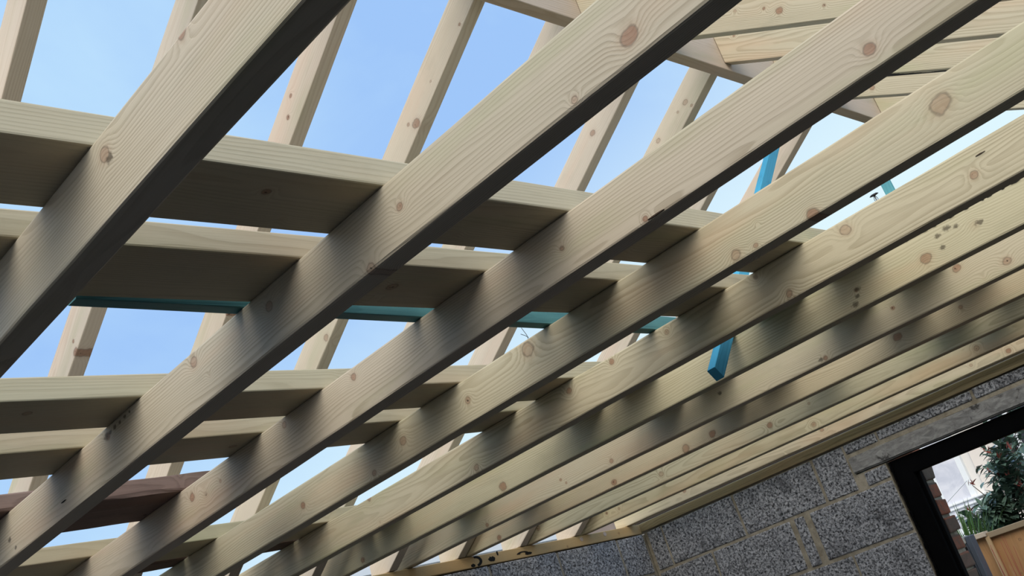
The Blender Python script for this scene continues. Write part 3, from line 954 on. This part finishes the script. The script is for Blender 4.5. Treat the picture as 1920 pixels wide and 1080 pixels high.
# ------------------------------------------------------------------ beyond the eaves: a pale house and a bare tree
h2 = thing('far_house', 'pale house glimpsed in slits between the rafter feet and the wall plate', 'house', (11.5, 16.0, 0))
hp('wall', (-5.5, 0, 0), (9.0, 6.0, 4.55), M_RENDER, h2)
hp('roof', (-5.8, -.3, 4.55), (9.3, 6.3, 4.75), M_UPVC, h2, lab='white fascia and flat roof edge')
for x0 in (-4.6, -2.6, .6, 3.2, 5.6):
    w2 = hp('window', (x0, -.05, 3.0), (x0 + 1.3, .05, 4.25), M_UPVC, h2)
    hp('pane', (x0 + .08, -.06, 3.08), (x0 + .61, -.03, 4.17), M_GLASS, w2, .002)
    hp('pane', (x0 + .69, -.06, 3.08), (x0 + 1.22, -.03, 4.17), M_GLASS, w2, .002)

tr = thing('bare_tree', 'bare twiggy tree beyond the eaves, thin twigs against the sky between joists', 'tree', (15.9, 12.0, 0))
rt = random.Random(5)
bmT, bmW = bmesh.new(), bmesh.new()
def branch(p, d, L, r, lev):
    p = Vector(p); d = Vector(d).normalized()
    pts = [p]; q = p
    for i in range(4):
        d = (d + Vector((rt.uniform(-.2, .2), rt.uniform(-.2, .2), rt.uniform(-.05, .15)))).normalized()
        q = q + d * L / 4
        pts.append(q)
    add_tube(bmT if lev > 1 else bmW, pts, [r * (1 - .5 * i / 4) for i in range(5)], 6 if lev > 1 else 4)
    if lev > 0:
        for i in (2, 3, 4):
            for _ in range(2 if lev > 1 else 1):
                branch(pts[i], d + Vector((rt.uniform(-.9, .9), rt.uniform(-.9, .9), rt.uniform(-.2, .6))), L * rt.uniform(.5, .68), r * .5, lev - 1)
add_tube(bmT, [(0, 0, 0), (.05, 0, 1.5), (0, .05, 3.0)], [.14, .12, .10], 9)
for a in (0, 1.3, 2.5, 3.7, 5.0):
    branch((0, .05, 3.0 - .2 * math.sin(a)), (math.cos(a) * .8, math.sin(a) * .6, 1.0), 1.7, .05, 3)
link('trunk', bmT, M_BARK, parent=tr)
link('twigs', bmW, M_BARK, parent=tr)

# ------------------------------------------------------------------ sky and light
W = bpy.data.worlds.new('World')
SC.world = W
W.use_nodes = True
nt = W.node_tree
for n in list(nt.nodes):
    nt.nodes.remove(n)
class WN(NT):
    def __init__(self, t):
        self.t = t
w = WN(nt)
out = w.n('ShaderNodeOutputWorld')
bg = w.n('ShaderNodeBackground')
w.l(bg.outputs[0], out.inputs[0])
dv = w.n('ShaderNodeTexCoord').outputs['Generated']
dx, dy, dz = w.sep(dv)
cl = w.noise(w.vmath('MULTIPLY', dv, (2.2, 2.2, 4.0)), 1.3, 5.0, 0.6, 0.4)
blue = (0.35, 0.57, 0.95, 1)
pale = (0.55, 0.80, 1.0, 1)
low = (0.74, 0.93, 1.0, 1)
hz = w.math('MAXIMUM', w.ramp(dz, 0.50, 0.12), w.ramp(w.vmath('DOT_PRODUCT', dv, (.370, .711, .598)), 0.955, 1.0, 0.0, 0.75))
c = w.mix(w.math('ADD', w.math('MULTIPLY', hz, 0.75), w.math('MULTIPLY', w.math('SUBTRACT', cl, 0.5), 1.5), clamp=True), blue, pale)
c = w.mix(w.ramp(w.math('MULTIPLY_ADD', dx, 0.9, w.math('MULTIPLY', dz, -1.2)), 0.04, 0.46), c, low)
c = w.mix(w.ramp(dz, 0.10, -0.02), c, (0.80, 0.85, 0.92, 1))
# unseen sky brightened behind the camera's left shoulder, where the day's light comes from
sd = Vector((-.72, -.35, .60)).normalized()
dot = w.vmath('DOT_PRODUCT', dv, tuple(sd))
glow = w.ramp(dot, 0.35, 1.0)
c2 = w.mix(glow, c, (1.0, 0.97, 0.92, 1))
w.l(c2, bg.inputs['Color'])
w.l(w.math('MULTIPLY_ADD', glow, 0.7, 1.0), bg.inputs['Strength'])

sun = bpy.data.lights.new('sun', 'SUN')
sun.energy = 1.75
sun.angle = R_(50)
sun.color = (1.0, 0.95, 0.86)
so = bpy.data.objects.new('sun', sun)
COL.objects.link(so)
so.location = (-4, -3, 8)
so.rotation_euler = sd.to_track_quat('Z', 'Y').to_euler()

# ------------------------------------------------------------------ camera
Rm = [[-0.6556519224459052, 0.6909943656703762, 0.30438026086588327], [0.4540306082035316, 0.038702839039250425, 0.8901450988825548],
      [0.6033048677139279, 0.721823300304234, -0.3391081829307334]]
row = lambda r: Vector((r[1], r[0], -r[2]))
right, down, fwd = row(Rm[0]), row(Rm[1]), row(Rm[2])
M = Matrix((right, -down, -fwd)).transposed().to_4x4()
M.translation = Vector((0, 0, H))
cam = bpy.data.cameras.new('camera')
cam.sensor_fit = 'HORIZONTAL'
cam.sensor_width = 36.0
cam.lens = 2062.42 * 36.0 / 1920.0
cam.clip_start = 0.02
cam.clip_end = 300
co = bpy.data.objects.new('camera', cam)
COL.objects.link(co)
co.matrix_world = M
SC.camera = co

vs = SC.view_settings
vs.view_transform = 'Standard'
vs.look = 'None'
vs.gamma = 1.0
vs.use_curve_mapping = False
vs.exposure = 0.0
